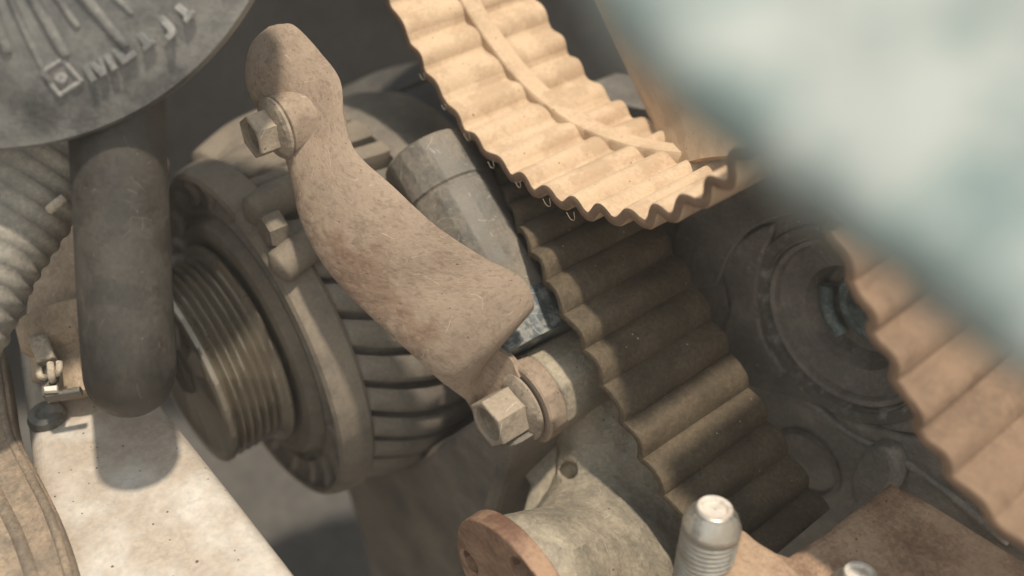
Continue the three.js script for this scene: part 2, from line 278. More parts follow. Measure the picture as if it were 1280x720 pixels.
// ------------------------------------------------------------------ engine block face behind the belts
const C1 = P(800, 285, 0.27).dot(A);                                               // near edge plane of the belts
const CB = C1 + 0.060;                                                             // face of the block
{
  const n = A.clone().negate();
  const t = thing('engine_block', 'dark oily engine block face with a round seal recess, between two toothed belts', 'engine block', onPlane(1000, 480, A, CB));
  const pl = (o, dc, th, mat, name, bevel = 0.0008, holes = [], lab) => part(t, name, plate(o, n, -(CB + dc), th, bevel, holes), mat, lab);
  const seal = [1052, 408];
  pl([[700, 120], [906, 150], [906, 368], [921, 418], [906, 470], [900, 700], [700, 700]], 0, 0.03, M.block, 'timing_case_plate');
  pl([[909, 150], [1300, 120], [1300, 560], [1120, 540], [1000, 500], [905, 475], [924, 418], [909, 368]], 0.0006, 0.03, M.block, 'timing_case_plate', 0.0008, [[seal, 0.0300]]);
  pl(smoothOutline([[842, 300], [860, 262], [940, 214], [1040, 170], [1120, 160], [1100, 240], [1010, 262], [935, 290], [906, 330], [892, 360], [860, 350]], 80), -0.0035, 0.006, M.block, 'upper_plate');
  pl([[895, 455], [930, 470], [985, 480], [1040, 520], [1130, 545], [1300, 560], [1300, 760], [850, 760], [850, 500]], 0.004, 0.03, M.blockGrey, 'lower_casting', 0.002);
  pl(smoothOutline([[900, 330], [925, 300], [965, 282], [950, 330], [945, 380], [955, 430], [978, 470], [950, 474], [915, 460], [898, 430], [912, 380]], 70), -0.002, 0.004, M.block, 'raised_rib', 0.0012);
  const so = onPlane(seal[0], seal[1], A, CB);
  const ring = part(t, 'seal_ring', lathe([[0.0338, 0.004], [0.0338, -0.0004], [0.0332, -0.0010], [0.0312, -0.0012], [0.0300, -0.0006], [0.0294, 0.0012], [0.0288, 0.004]], so, A, 120), M.sealLip, 'scraped round lip with pale bare metal flecks');
  part(ring, 'seal_inner_lip', lathe([[0.0292, 0.0022], [0.0282, 0.0012], [0.0268, 0.0018], [0.0262, 0.0040]], so, A, 100), M.block);
  part(t, 'seal_recess', lathe([[0.0305, 0.003], [0.0268, 0.0038], [0.0225, 0.0045], [0.0180, 0.0060], [0.0165, 0.0090], [0.0155, 0.014], [0.0002, 0.0145]], so, A, 100), M.block);
  const hub = along(so, A, 0.012).addScaledVector(Ub, 0.006).addScaledVector(Yb, 0.002);
  part(t, 'shaft_collar', lathe([[0.0135, 0.006], [0.0135, -0.002], [0.0125, -0.003], [0.0095, -0.003], [0.009, 0.000], [0.0088, 0.006], [0.0002, 0.006]], hub, A, 60), M.tealPart, 'blue grey collar inside the seal');
  part(t, 'bearing_segment', sweep([-0.9, -0.3, 0.3, 0.9].map((k) => along(hub, A, -0.004).addScaledVector(Ub, -0.0165 + 0.003 * k * k).addScaledVector(Yb, k * 0.0095)), 0.0023, { n: 24, seg: 12 }), M.tealPart);
  const boss = onPlane(1010, 578, A, CB + 0.004);
  part(t, 'casting_boss', lathe([[0.0145, 0.003], [0.0138, -0.0012], [0.0122, -0.0018], [0.0112, 0.0006], [0.0104, 0.0042], [0.0002, 0.005]], boss, A, 64), M.block);
  pl(smoothOutline([[1060, 600], [1085, 560], [1112, 565], [1122, 598], [1108, 625], [1070, 640]], 40), -0.002, 0.008, M.blockGrey, 'casting_lug', 0.0028);
  part(t, 'casting_seam', sweep([[1010, 500], [1060, 540], [1120, 570], [1190, 620], [1260, 680]].map(([x, y]) => onPlane(x, y, A, CB + 0.0035)), 0.0014, { n: 40, seg: 10 }), M.blockGrey);
}

// ------------------------------------------------------------------ toothed belts
const BW = 0.053;
function belt(root, name, near, o, mat) {
  const c = new THREE.CatmullRomCurve3(near, false, 'centripetal'), L = c.getLength(), n = Math.round(L / o.pitch * 24), pts = c.getSpacedPoints(n), W = o.width ?? BW;
  const nor = pts.map((_, i) => { const tg = pts[Math.min(n, i + 1)].clone().sub(pts[Math.max(0, i - 1)]).normalize(); return A.clone().cross(tg).normalize().multiplyScalar(o.side); });
  const wave = (i) => { const ph = i / n * L / o.pitch * Math.PI * 2 + o.phase, s = Math.sin(ph), cyc = 2 * Math.pow(Math.abs(Math.sin(ph / 2)) + 0.002, 0.75) - 1; return o.amp * (s * (1 - o.cyc) + cyc * o.cyc * Math.sign(nor[n >> 1].z || 1)); };
  const jit = (i, b) => 0.00025 * Math.sin(i * 0.37 + b * 3) + 0.0002 * Math.sin(i * 0.11 + 1) ;
  const tsign = Math.sign(nor[5].clone().cross(A).multiplyScalar(o.side).dot(pts[6].clone().sub(pts[4])));
  const at = (i, b, k) => {
    const fade = o.fade ? o.fade(i / n, b) : 1, off = wave(i) * fade + jit(i, b), e = Math.min(b, 1 - b) * W, th = o.thick / 2 * (e < 0.0006 ? 0.82 : 1);
    const slope = (wave(Math.min(n, i + 1)) - wave(Math.max(0, i - 1))) * fade / (2 * L / n), tg = nor[i].clone().cross(A).normalize().multiplyScalar(o.side);
    const dir = nor[i].clone().addScaledVector(tg, -slope * tsign).normalize();
    return pts[i].clone().addScaledVector(A, b * W + 0.00006 * Math.sin(i * 0.13 + b * 2)).addScaledVector(nor[i], off).addScaledVector(dir, k * th);
  };
  const bs = [0, 0.0006 / W]; for (let k = 1; k <= 14; k++) bs.push(k / 15); bs.push(1 - 0.0006 / W, 1);
  const NB = bs.length - 1;
  const gs = [grid(n, NB, (_, __, i, j) => at(i, bs[j], 1), { u0: o.u0 }), grid(n, NB, (_, __, i, j) => at(i, bs[j], -1), { flip: true })];
  const edges = [0, 1].map((b) => grid(n, 4, (_, __, i, j) => at(i, b, j / 2 - 1).addScaledVector(A, (b ? 1 : -1) * 0.0003 * (1 - (j / 2 - 1) ** 2))));
  const ends = [0, n].map((i) => grid(NB, 1, (_, __, a, j) => at(i, bs[a], j * 2 - 1)));
  const m = part(root, name, gs, mat);
  part(root, 'belt_cut_edge', [...edges, ...ends], o.edgeMat);
  return { at, n, L, pts, nor, m };
}
const G = 'toothed belts on the engine';
{ // middle strand, in the shade of the looped one
  const t = thing('timing_belt', 'dark brown toothed belt strand passing beneath the sandy looped belt', 'timing belt', onPlane(760, 480, A, C1), G);
  const near = [[590, 166, 0.352], [610, 205, 0.343], [640, 268, 0.319], [672, 330, 0.303], [700, 385, 0.296], [738, 450, 0.293], [780, 530, 0.291], [822, 605, 0.289], [862, 672, 0.288], [905, 740, 0.286]].map((q) => P(...q));
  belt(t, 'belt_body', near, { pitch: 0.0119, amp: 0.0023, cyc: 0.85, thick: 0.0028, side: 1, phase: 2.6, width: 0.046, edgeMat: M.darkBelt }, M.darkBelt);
}
{ // right strand
  const t = thing('timing_belt', 'brown toothed belt strand at the right edge, half in sun, below the pale bar', 'timing belt', onPlane(1200, 560, A, C1), G);
  const near = [[1015, 235], [1040, 300], [1068, 360], [1100, 432], [1132, 500], [1165, 560], [1208, 618], [1262, 672], [1330, 745], [1400, 830]].map(([x, y]) => onPlane(x, y, A, C1));
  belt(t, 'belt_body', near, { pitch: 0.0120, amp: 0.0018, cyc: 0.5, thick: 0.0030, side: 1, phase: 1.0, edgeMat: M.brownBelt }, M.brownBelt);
}
{ // looped strand on top
  const CT = C1 - 0.0008, TW = 0.053;
  const t = thing('timing_belt', 'sunlit sandy toothed belt bent in a U with a flat strip inside', 'timing belt', onPlane(760, 262, A, C1), G);
  const near = [[420, -110], [455, -55], [484, 0], [522, 72], [568, 145], [620, 202], [675, 240], [730, 262], [782, 274], [830, 268], [872, 250], [905, 224], [930, 194], [955, 150], [975, 95], [985, 30]].map(([x, y]) => onPlane(x, y, A, CT));
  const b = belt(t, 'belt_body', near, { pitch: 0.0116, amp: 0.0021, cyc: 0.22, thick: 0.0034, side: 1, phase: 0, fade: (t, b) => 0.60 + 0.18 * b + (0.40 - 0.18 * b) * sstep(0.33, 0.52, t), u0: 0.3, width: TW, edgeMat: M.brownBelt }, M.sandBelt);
  const i0 = 4, i1 = Math.round(b.n * 0.60), N = 90;
  const bandAt = (f, k, h) => { const x = i0 + (i1 - i0) * f, i = Math.floor(x), q = x - i, lat = 0.40 + 0.34 * f * f + k * 0.135; const p = b.pts[i].clone().lerp(b.pts[i + 1], q), nn = b.nor[i].clone().lerp(b.nor[i + 1], q).normalize(); if (nn.z < 0) nn.negate(); return p.addScaledVector(A, lat * TW).addScaledVector(nn, 0.0034 + h); };
  const sec = [[0, -0.004], [0, 0], [0.06, 0.0005], [0.94, 0.0005], [1, 0], [1, -0.004]];
  part(t, 'flat_strip', toOwn(toCreasedNormals(grid(N, 5, (f, _, i, j) => bandAt(f, sec[j][0], sec[j][1])), 0.7)), M.sandBelt, 'flat strip lying along the teeth');
  // smooth face standing in the bend
  const A0 = P(836, 212, 0.312), A1 = P(936, 197, 0.270), B0 = P(738, -14, 0.356), B1 = P(985, 40, 0.275), m0 = P(817, 158, 0.332);
  const sf = (a, v) => { const l = A0.clone().lerp(m0, Math.min(1, v * 2.2)).lerp(B0, Math.max(0, (v - 0.4) / 0.6)), r = A1.clone().lerp(B1, v); return l.lerp(r, a).addScaledVector(V(-0.3, 0.2, 0.93), 0.004 * Math.sin(a * Math.PI) + 0.0016 * Math.sin(v * 3)); };
  part(t, 'smooth_inner_face', slab(24, 24, sf, () => V(-0.35, 0.25, 0.9).normalize(), 0.0024), M.sandBelt, 'smooth dusty face without teeth');
  const r = rng(77);
  for (const [x, y] of [[528, 95], [555, 133], [584, 170], [614, 205], [648, 230], [684, 252], [714, 269]]) {
    const o = onPlane(x, y, A, CT - 0.001), s = 0.0012 + r() * 0.0006;
    part(t, 'frayed_thread', sweep([along(o, Ub, -s).addScaledVector(Yb, s * 0.6), along(o, Ub, -s * 0.5).addScaledVector(Yb, -s * 0.7), along(o, Ub, s * 0.4).addScaledVector(Yb, -s * 0.9), along(o, Ub, s).addScaledVector(Yb, s * 0.5)], 0.00010, { n: 12, seg: 6 }), M.thread);
  }
}
function toOwn(g) { g.userData.ownUV = true; return g; }

// ------------------------------------------------------------------ alternator
{
  const k = 0.365 / 0.33, O = P(300, 429, 0.365), at = (s) => along(O, A, s * k);
  const L = (prof, seg, cr, wob) => lathe(prof.map(([r, s]) => [r * k, s * k]), O, A, seg, cr, wob);
  const t = thing('alternator', 'dusty grey-brown alternator with a ribbed pulley, below the curved bracket', 'alternator', O);
  // pulley
  const prof = [[0.006, -0.0205], [0.027, -0.0205], [0.0285, -0.0212], [0.0318, -0.0212], [0.0325, -0.0205], [0.0325, -0.0190]];
  const R = 0.0322; let s = -0.0185;
  for (let q = 0; q < 72; q++) { const c = 0.5 - 0.5 * Math.cos(q / 12 * Math.PI * 2); prof.push([R - 0.0026 * Math.pow(c, 1.3), s]); s += 0.0160 / 72; }
  prof.push([R, s], [R + 0.0004, s + 0.0006], [0.0346, s + 0.0010], [0.0350, s + 0.0016], [0.0346, s + 0.0024], [0.030, s + 0.0028], [0.012, s + 0.003]);
  part(t, 'pulley', L(prof, 140, 0.9), M.pulley, 'grooved belt pulley with bright worn ribs');
  part(t, 'pulley_face', L([[0.0002, -0.0140], [0.012, -0.0140], [0.0135, -0.0135], [0.026, -0.0150], [0.0285, -0.0206]], 64), M.pulleyFace);
  part(t, 'pulley_nut', plate([0, 1, 2, 3, 4, 5].map((q) => at(-0.022).addScaledVector(Ub, 0.0085 * k * Math.cos(q * 1.0472)).addScaledVector(Yb, 0.0085 * k * Math.sin(q * 1.0472))), A.clone().negate(), -at(-0.022).dot(A), 0.008 * k, 0.0008), M.altGrey);
  // front casing: nose, dish with openings, rim
  part(t, 'front_casing', L([[0.018, 0.0022], [0.034, 0.0026], [0.0375, 0.0012], [0.041, 0.0016], [0.0420, 0.0040], [0.0430, 0.0055], [0.0445, 0.0056], [0.0458, 0.0040]], 120), M.altDust);
  part(t, 'rim_channel', L([[0.0455, 0.0042], [0.0470, 0.0062], [0.0505, 0.0070], [0.0535, 0.0060], [0.0548, 0.0040]], 120), M.altGrey);
  part(t, 'front_rim', L([[0.0545, 0.0055], [0.0550, 0.0030], [0.0562, 0.0022], [0.0576, 0.0030], [0.0586, 0.0052], [0.0594, 0.0085], [0.0598, 0.0120], [0.0590, 0.0132], [0.0540, 0.0135]], 140), M.altDust);
  part(t, 'core', L([[0.0520, 0.0100], [0.0560, 0.0220], [0.0570, 0.0560], [0.0500, 0.0600], [0.0400, 0.1000]], 80), M.altGrey);
  part(t, 'rear_casing', L([[0.0560, 0.0520], [0.0622, 0.0530], [0.0632, 0.0555], [0.0630, 0.0700], [0.0600, 0.0800], [0.0450, 0.0880], [0.0002, 0.0890]], 120), M.altGrey);
  // spokes across the channel
  const [fu, fv] = frameOf(A);
  const cyl = (r, th, s) => along(O, A, s * k).addScaledVector(fu, r * k * Math.cos(th)).addScaledVector(fv, r * k * Math.sin(th));
  for (let q = 0; q < 22; q++) { const th = q / 22 * Math.PI * 2 + 0.1; part(t, 'vent_spoke', sweep([cyl(0.0440, th, 0.0062), cyl(0.0500, th + 0.05, 0.0066), cyl(0.0550, th + 0.07, 0.0048)], 0.0018 * k, { n: 12, seg: 10 }), M.altGrey); }
  // cooling fins along the flank
  const rs = (f) => 0.0575 + 0.0065 * Math.sin(Math.min(1, f * 1.5) * Math.PI * 0.5) - 0.0010 * f;
  for (let q = 0; q < 32; q++) {
    const th = q / 32 * Math.PI * 2, top = q < 0;
    if (top) continue;
    part(t, 'cooling_fin', toOwn(toCreasedNormals(grid(14, 6, (f, _, i, j) => {
      const wide = th > 1.0 && th < 2.45 ? (q % 3 ? 1.32 : 0.8) : 1, ss = 0.0125 + f * 0.041, sec = [[-0.075, 0.053], [-0.080, 0.985], [-0.045, 1.004], [0.030, 1.008], [0.062, 1], [0.074, 0.985], [0.078, 0.053]][j];
      return cyl(sec[1] < 0.5 ? 0.053 : rs(f) * sec[1], th + sec[0] * wide * (1 - 0.12 * f) - 0.20 * (1 - f) * (1 - f), ss);
    }), 0.7)), th > 1.0 && th < 2.45 ? M.altDust : M.altGrey);
  }
  // lugs and bosses on the upper flank
  const lug = (pts, r, mat = M.altDust) => part(t, 'mounting_lug', sweep(pts.map(([x, y, d]) => P(x, y, d)), r, { n: 24, seg: 18, round: 0.5 }), mat);
  lug([[318, 268, 0.318], [345, 250, 0.321], [392, 232, 0.328]], 0.0062);
  lug([[350, 334, 0.309], [378, 312, 0.312], [412, 296, 0.320]], 0.0056);
  lug([[262, 212, 0.362], [300, 180, 0.370], [345, 158, 0.372]], 0.0085);
  part(t, 'lug_bolt', lathe([[0.0058, 0], [0.0058, -0.005], [0.0050, -0.006], [0.0002, -0.006]], P(352, 282, 0.312), A, 6, 0.3), M.altDust);
  part(t, 'through_bolt', lathe([[0.0045, 0.004], [0.0045, -0.003], [0.0036, -0.0042], [0.0002, -0.0042]], cyl(0.0530, -0.55, 0.004), A, 24), M.altGrey);
  part(t, 'through_bolt', lathe([[0.0045, 0.004], [0.0045, -0.003], [0.0036, -0.0042], [0.0002, -0.0042]], cyl(0.0530, 0.55, 0.004), A, 24), M.altGrey);
  // foot below the casing
  const n = A.clone().negate(), cc = at(0.030).dot(A);
  part(t, 'mounting_foot', plate([[425, 590], [520, 572], [600, 520], [640, 560], [600, 690], [560, 770], [470, 770], [455, 690]], n, -cc, 0.03, 0.004), M.altGrey);
}

// ------------------------------------------------------------------ black housing and sleeve behind the bracket
{
  const n = A.clone().negate(), c0 = P(520, 130, 0.335).dot(A);
  const t = thing('pump_reservoir', 'dark grey moulded housing with a slot, between bracket and sandy belt', 'housing', P(520, 140, 0.33));
  const nn = V(-0.25, 0.42, 0.87).normalize(), cc = P(510, 150, 0.385).dot(nn);
  part(t, 'housing_body', plate(smoothOutline([[400, 118], [436, 97], [475, 80], [520, 70], [560, 72], [600, 120], [640, 200], [600, 240], [500, 245], [455, 225], [415, 165]], 90), nn, cc, 0.05, 0.006, [], 8), M.blackPlastic);
  part(t, 'curved_rib', sweep([[430, 128], [462, 128], [492, 142], [510, 165], [520, 200]].map(([x, y]) => onPlane(x, y, nn, cc + 0.0004)), 0.0022, { n: 30, seg: 12 }), M.blackPlastic);
  part(t, 'slot', sweep([[500, 112], [520, 104], [535, 98]].map(([x, y]) => onPlane(x, y, nn, cc + 0.0002)), 0.0011, { n: 12, seg: 10 }), M.altDark);
  part(t, 'drain_hole', lathe([[0.0024, 0.0002], [0.0021, 0.0003], [0.0019, -0.001], [0.0002, -0.001]], onPlane(535, 123, nn, cc), nn, 30), M.altDark);
}
{
  const t = thing('steel_sleeve', 'grimy grey metal cylinder half hidden behind the curved bracket', 'cylinder', P(600, 320, 0.315));
  const a = P(534, 193, 0.334), b = P(664, 432, 0.318), d = b.clone().sub(a).normalize(), L = a.distanceTo(b), r = 0.0158;
  part(t, 'sleeve_body', lathe([[0.0002, 0], [r - 0.001, 0], [r, 0.001], [r, 0.0165], [r - 0.0006, 0.0172], [r - 0.0006, 0.018], [r - 0.0002, 0.0186], [r - 0.0002, L]], a, d, 80), M.sleeve);
  part(t, 'end_shim', lathe([[r + 0.0003, L - 0.014], [r + 0.0006, L - 0.0135], [r + 0.0006, L + 0.001], [0.001, L + 0.001]], a, d, 80), M.shim, 'scratched blue-grey end of the cylinder');
}

// ------------------------------------------------------------------ curved sheet bracket and its bolts
const BO = P(652, 505, 0.310);                                                     // eye of the bracket
{
  const t = thing('curved_bracket', 'dusty brown curved sheet-metal bracket with a hex bolt at each end', 'bracket', BO);
  const Lp = [[340, 37, 0.300], [321, 58, 0.300], [316, 105, 0.299], [336, 148, 0.298], [362, 190, 0.297], [374, 232, 0.297], [384, 275, 0.297], [410, 325, 0.297], [455, 378, 0.297], [505, 425, 0.297], [545, 462, 0.301], [576, 492, 0.308], [594, 518, 0.315], [606, 532, 0.319], [618, 545, 0.322]];
  const Rp = [[348, 35, 0.299], [374, 40, 0.297], [405, 70, 0.296], [433, 108, 0.295], [439, 150, 0.294], [453, 192, 0.293], [490, 228, 0.292], [545, 275, 0.290], [612, 321, 0.293], [653, 346, 0.295], [659, 366, 0.297], [632, 396, 0.300], [612, 424, 0.3035], [640, 446, 0.3035], [652, 470, 0.3035]];
  const lc = new THREE.CatmullRomCurve3(Lp.map((q) => P(...q)), false, 'centripetal'), rc = new THREE.CatmullRomCurve3(Rp.map((q) => P(...q)), false, 'centripetal');
  const bulge = (v) => 0.0075 * Math.min(1, v * 5 + 0.25) * (1 - 0.97 * sstep(0.71, 0.81, v));
  const hash = (i, j, k) => { const h = Math.sin(i * 127.1 + j * 311.7 + k * 74.7) * 43758.5453; return h - Math.floor(h); };
  const vnoise = (p, f) => { const x = p.x * f, y = p.y * f, z = p.z * f, i = Math.floor(x), j = Math.floor(y), k = Math.floor(z), u = x - i, v = y - j, w = z - k, m = (a, b, t) => a + (b - a) * t * t * (3 - 2 * t); return m(m(m(hash(i, j, k), hash(i + 1, j, k), u), m(hash(i, j + 1, k), hash(i + 1, j + 1, k), u), v), m(m(hash(i, j, k + 1), hash(i + 1, j, k + 1), u), m(hash(i, j + 1, k + 1), hash(i + 1, j + 1, k + 1), u), v), w); };
  const rc1 = P(462, 362, 0.290), rd1 = P(560, 455, 0.29).sub(P(392, 268, 0.29)).normalize();
  const rust = (p) => { const d = p.clone().sub(rc1), al = d.dot(rd1), ac = Math.sqrt(Math.max(0, d.lengthSq() - al * al)); const e = 1 - Math.hypot(al / 0.036, ac / 0.0125); return sstep(0.02, 0.50, e * 0.8 + (vnoise(p, 260) - 0.5) * 0.55 + (vnoise(p, 700) - 0.5) * 0.5); };
  const mid = (a, v) => {
    const l = lc.getPoint(v), r = rc.getPoint(v), tg = lc.getTangent(v).add(rc.getTangent(v)).normalize(), w = r.clone().sub(l), nn = w.clone().cross(tg).normalize(); if (nn.z < 0) nn.negate();
    const wl = Math.min(1, w.length() / 0.02);
    const h = Math.pow(Math.sin(Math.PI * Math.min(1, a * 0.78 + 0.02)), 0.42) * bulge(v) * wl;
    const dent = 0.0016 * Math.exp(-(((v - 0.30) / 0.05) ** 2)) * Math.sin(a * 3.1);
    const o = l.lerp(r, a).addScaledVector(nn, h - dent + 0.00008 * Math.sin(a * 17 + v * 40) * Math.sin(v * 61)), z = rust(o);
    return o.addScaledVector(nn, z * (vnoise(o, 900) - 0.5) * 0.0003);
  };
  const nrm = (a, v) => { const e = 0.004, x = mid(Math.min(1, a + e), v).sub(mid(Math.max(0, a - e), v)), y = mid(a, Math.min(1, v + e)).sub(mid(a, Math.max(0, v - e))), n = x.cross(y).normalize(); if (n.z < 0) n.negate(); return n; };
  const sheet = slab(64, 260, mid, nrm, 0.0024);
  for (const g of sheet) { const p = g.attributes.position, col = new Float32Array(p.count * 3), q = V(0, 0, 0); for (let i = 0; i < p.count; i++) { const z = rust(q.fromBufferAttribute(p, i)); col.set([1 - 0.22 * z, 1 - 0.29 * z, 1 - 0.32 * z], i * 3); } g.setAttribute('color', new THREE.BufferAttribute(col, 3)); }
  M.bracket.vertexColors = true;
  part(t, 'bracket_body', sheet, M.bracket);
  part(t, 'eye_plate', lathe([[0.007, 0.0002], [0.0132, 0.0002], [0.0138, 0.0008], [0.0138, 0.0062], [0.0134, 0.0068], [0.006, 0.0068]], BO, A, 80), M.bracketPlain);
  bolt(t, along(BO, A, -0.0008), 0.0075, 0.0130, M.boltDust, 0.25);
  const B2 = P(352, 158, 0.292);
  part(t, 'washer_boss', lathe([[0.0002, -0.0015], [0.0080, -0.0012], [0.0090, -0.0004], [0.0094, 0.003], [0.0098, 0.008]], B2, A, 48), M.bracketPlain);
  bolt(t, along(B2, A, -0.0012), 0.0060, 0.0090, M.boltDust, 0.1);
}

// ------------------------------------------------------------------ cast water neck with rusty flange
{
  const t = thing('water_neck', 'cast metal coolant neck with a rusty round flange, beside the threaded stud', 'pipe fitting', P(740, 640, 0.30));
  const b0 = along(BO, A, 0.0070);
  part(t, 'bolt_boss', lathe([[0.006, 0], [0.0132, 0], [0.0136, 0.0005], [0.0136, 0.0200], [0.0132, 0.0215], [0.006, 0.0220]], b0, A, 72), M.castAlu);
  const FC = P(636, 746, 0.272), R = 0.0236;                                       // flange
  const q = { top: P(738, 555, 0.328), low: P(755, 705, 0.318), low2: P(762, 800, 0.312), neck: along(FC, A, 0.006), boss: along(b0, A, 0.014), right: P(850, 690, 0.324), rt: P(775, 515, 0.332) };
  const parts = [cone(q.top, q.low, 0.0085, 0.0255), cone(q.low, q.low2, 0.0255, 0.028), cone(q.low, q.neck, 0.021, 0.0195), cone(q.boss, q.top, 0.0100, 0.0095), cone(q.rt, q.right, 0.0130, 0.0165)];
  const hole = P(711, 588, 0.318);
  const hd = hole.clone().negate().normalize();
  const holeF = cone(hole.clone().addScaledVector(hd, -0.012), hole.clone().addScaledVector(hd, 0.02), 0.0027, 0.0027);
  const sdf = (p) => { let d = parts[0](p); for (let i = 1; i < parts.length; i++) d = smin(d, parts[i](p), 0.008); d += 0.00025 * Math.sin(p.x * 620 + p.y * 300) * Math.sin(p.y * 540) * Math.sin(p.z * 480); d = Math.max(d, A.dot(p) < FC.dot(A) + 0.0045 ? FC.dot(A) + 0.0045 - A.dot(p) : -1); return -smin(-d, holeF(p), 0.001); };
  part(t, 'neck_casting', metal(sdf, V(-0.035, -0.15, -0.375), V(0.085, -0.02, -0.255), 116), M.castAlu);
  const WN = V(-0.35, 0.25, 0.9).normalize();
  part(t, 'side_web', plate([[612, 535], [690, 505], [760, 520], [745, 575], [712, 600], [650, 652], [662, 606]], WN, P(680, 575, 0.327).dot(WN), 0.012, 0.0015), M.castAlu);
  const n = A.clone().negate(), pts = []; for (let i = 0; i < 72; i++) { const a = i / 72 * Math.PI * 2; pts.push(FC.clone().addScaledVector(Ub, R * Math.cos(a)).addScaledVector(Yb, R * Math.sin(a))); }
  const h1 = onPlane(587, 703, n, FC.dot(n)), h2 = onPlane(651, 714, n, FC.dot(n));
  const fl = part(t, 'flange', plate(pts, n, FC.dot(n), 0.0058, 0.0007, [[h1, 0.0036], [h2, 0.0036]]), M.rustDisc, 'rusty round flange plate with bolt holes');
  for (const h of [h1, h2]) part(fl, 'hole_wall', lathe([[0.0036, 0.0008], [0.0034, 0.0055], [0.0002, 0.0056]], h, A, 32), M.rustDisc);
}

// ------------------------------------------------------------------ rusty casting with studs
{
  const t = thing('rusty_casting', 'rust-coloured iron casting at the bottom with two threaded studs', 'casting', onPlane(1090, 690, UPB, P(1100, 650, 0.27).dot(UPB)));
  const c = P(1100, 650, 0.27).dot(UPB);
  part(t, 'casting_body', plate([[880, 690], [935, 672], [986, 690], [1030, 662], [1114, 598], [1162, 622], [1300, 708], [1420, 800], [1300, 900], [860, 900]], UPB, c, 0.05, 0.0035, [], 5), M.rust);
  part(t, 'raised_pad', plate(smoothOutline([[926, 655], [950, 672], [985, 695], [1015, 735], [1010, 800], [900, 800], [880, 720], [900, 665]], 60), UPB, c + 0.007, 0.03, 0.0035, [], 5), M.rust);
  const ax = V(0.05, 0.86, 0.50).normalize();
  const stud = (tip, r, len, seedp, nm) => {
    const p = [[r, -len]], pitch = 0.0015; let s = -len;
    const th = r - 0.00085; let first = -0.0075;
    const [u, v] = frameOf(ax), turns = Math.floor((len + first) / pitch), seg = 48;
    const body = grid(seg, turns * 8 + 9, (_, __, i, j) => {
      const a = (i % seg) / seg * Math.PI * 2; let sx, rr;
      if (j <= turns * 8) { sx = -len + j / 8 * pitch + (i % seg) / seg * pitch * (j < 8 ? j / 8 : 1); const ph = ((j / 8) % 1); rr = th + 0.00085 * Math.pow(Math.sin(ph * Math.PI), 0.8); if (sx > first) sx = first; }
      else { const q = j - turns * 8, tb = [[th + 0.0001, first + 0.0002], [r, first + 0.0008], [r, first + 0.0022], [r * 0.97, first + 0.0026], [r * 0.84, first + 0.0050], [r * 0.68, -0.0012], [r * 0.66, -0.0005], [r * 0.63, -0.0001], [r * 0.56, 0]]; [rr, sx] = tb[q - 1]; }
      return tip.clone().addScaledVector(ax, sx).addScaledVector(u, rr * Math.cos(a)).addScaledVector(v, rr * Math.sin(a));
    });
    const b = part(t, nm, body, M.stud, 'threaded steel stud');
    part(b, 'stud_tip', lathe([[r * 0.60, -0.0002], [r * 0.58, 0.0003], [r * 0.44, 0.0003], [r * 0.38, -0.0005], [r * 0.30, -0.0006], [0.0002, -0.0004]], tip, ax, 40, 0.9), M.studTip, 'pale worn end');
  };
  stud(P(894, 635, 0.245), 0.0073, 0.046, 1, 'threaded_stud');
  stud(P(1076, 717, 0.250), 0.0068, 0.030, 2, 'threaded_stud');
}

// ------------------------------------------------------------------ painted rail and the panel left of it
const CR = P(200, 600, 0.29).dot(UPB);
{
  const t = thing('painted_rail', 'dirty white painted rail with brown dust, lit at the bottom', 'rail', onPlane(230, 640, UPB, CR));
  part(t, 'rail_top', plate([[20, 430], [90, 400], [150, 430], [206, 508], [290, 612], [374, 720], [440, 805], [60, 805], [40, 600]], UPB, CR, 0.035, 0.005, [], 8), M.whitePaint);
  const p = thing('side_panel', 'brown dusty panel with a rolled edge, left of the white rail', 'panel', onPlane(20, 640, UPB, CR));
  const edge = smoothOutline([[-30, 380], [2, 430], [12, 480], [22, 540], [48, 592], [72, 640], [90, 690], [104, 745], [115, 800]], 40, false);
  part(p, 'panel_sheet', plate([...edge, [-120, 800], [-120, 380]], UPB, CR + 0.005, 0.008, 0.002, [], 4), M.brownPanel);
  part(p, 'rolled_edge', sweep(edge.map(([x, y]) => onPlane(x - 12, y, UPB, CR + 0.0046)), 0.0013, { n: 60, seg: 14 }), M.brownPanel);
  part(p, 'outer_fold', sweep(edge.map(([x, y]) => onPlane(x - 50, y + 30, UPB, CR + 0.0040)), 0.0020, { n: 60, seg: 14 }), M.brownPanel);
}

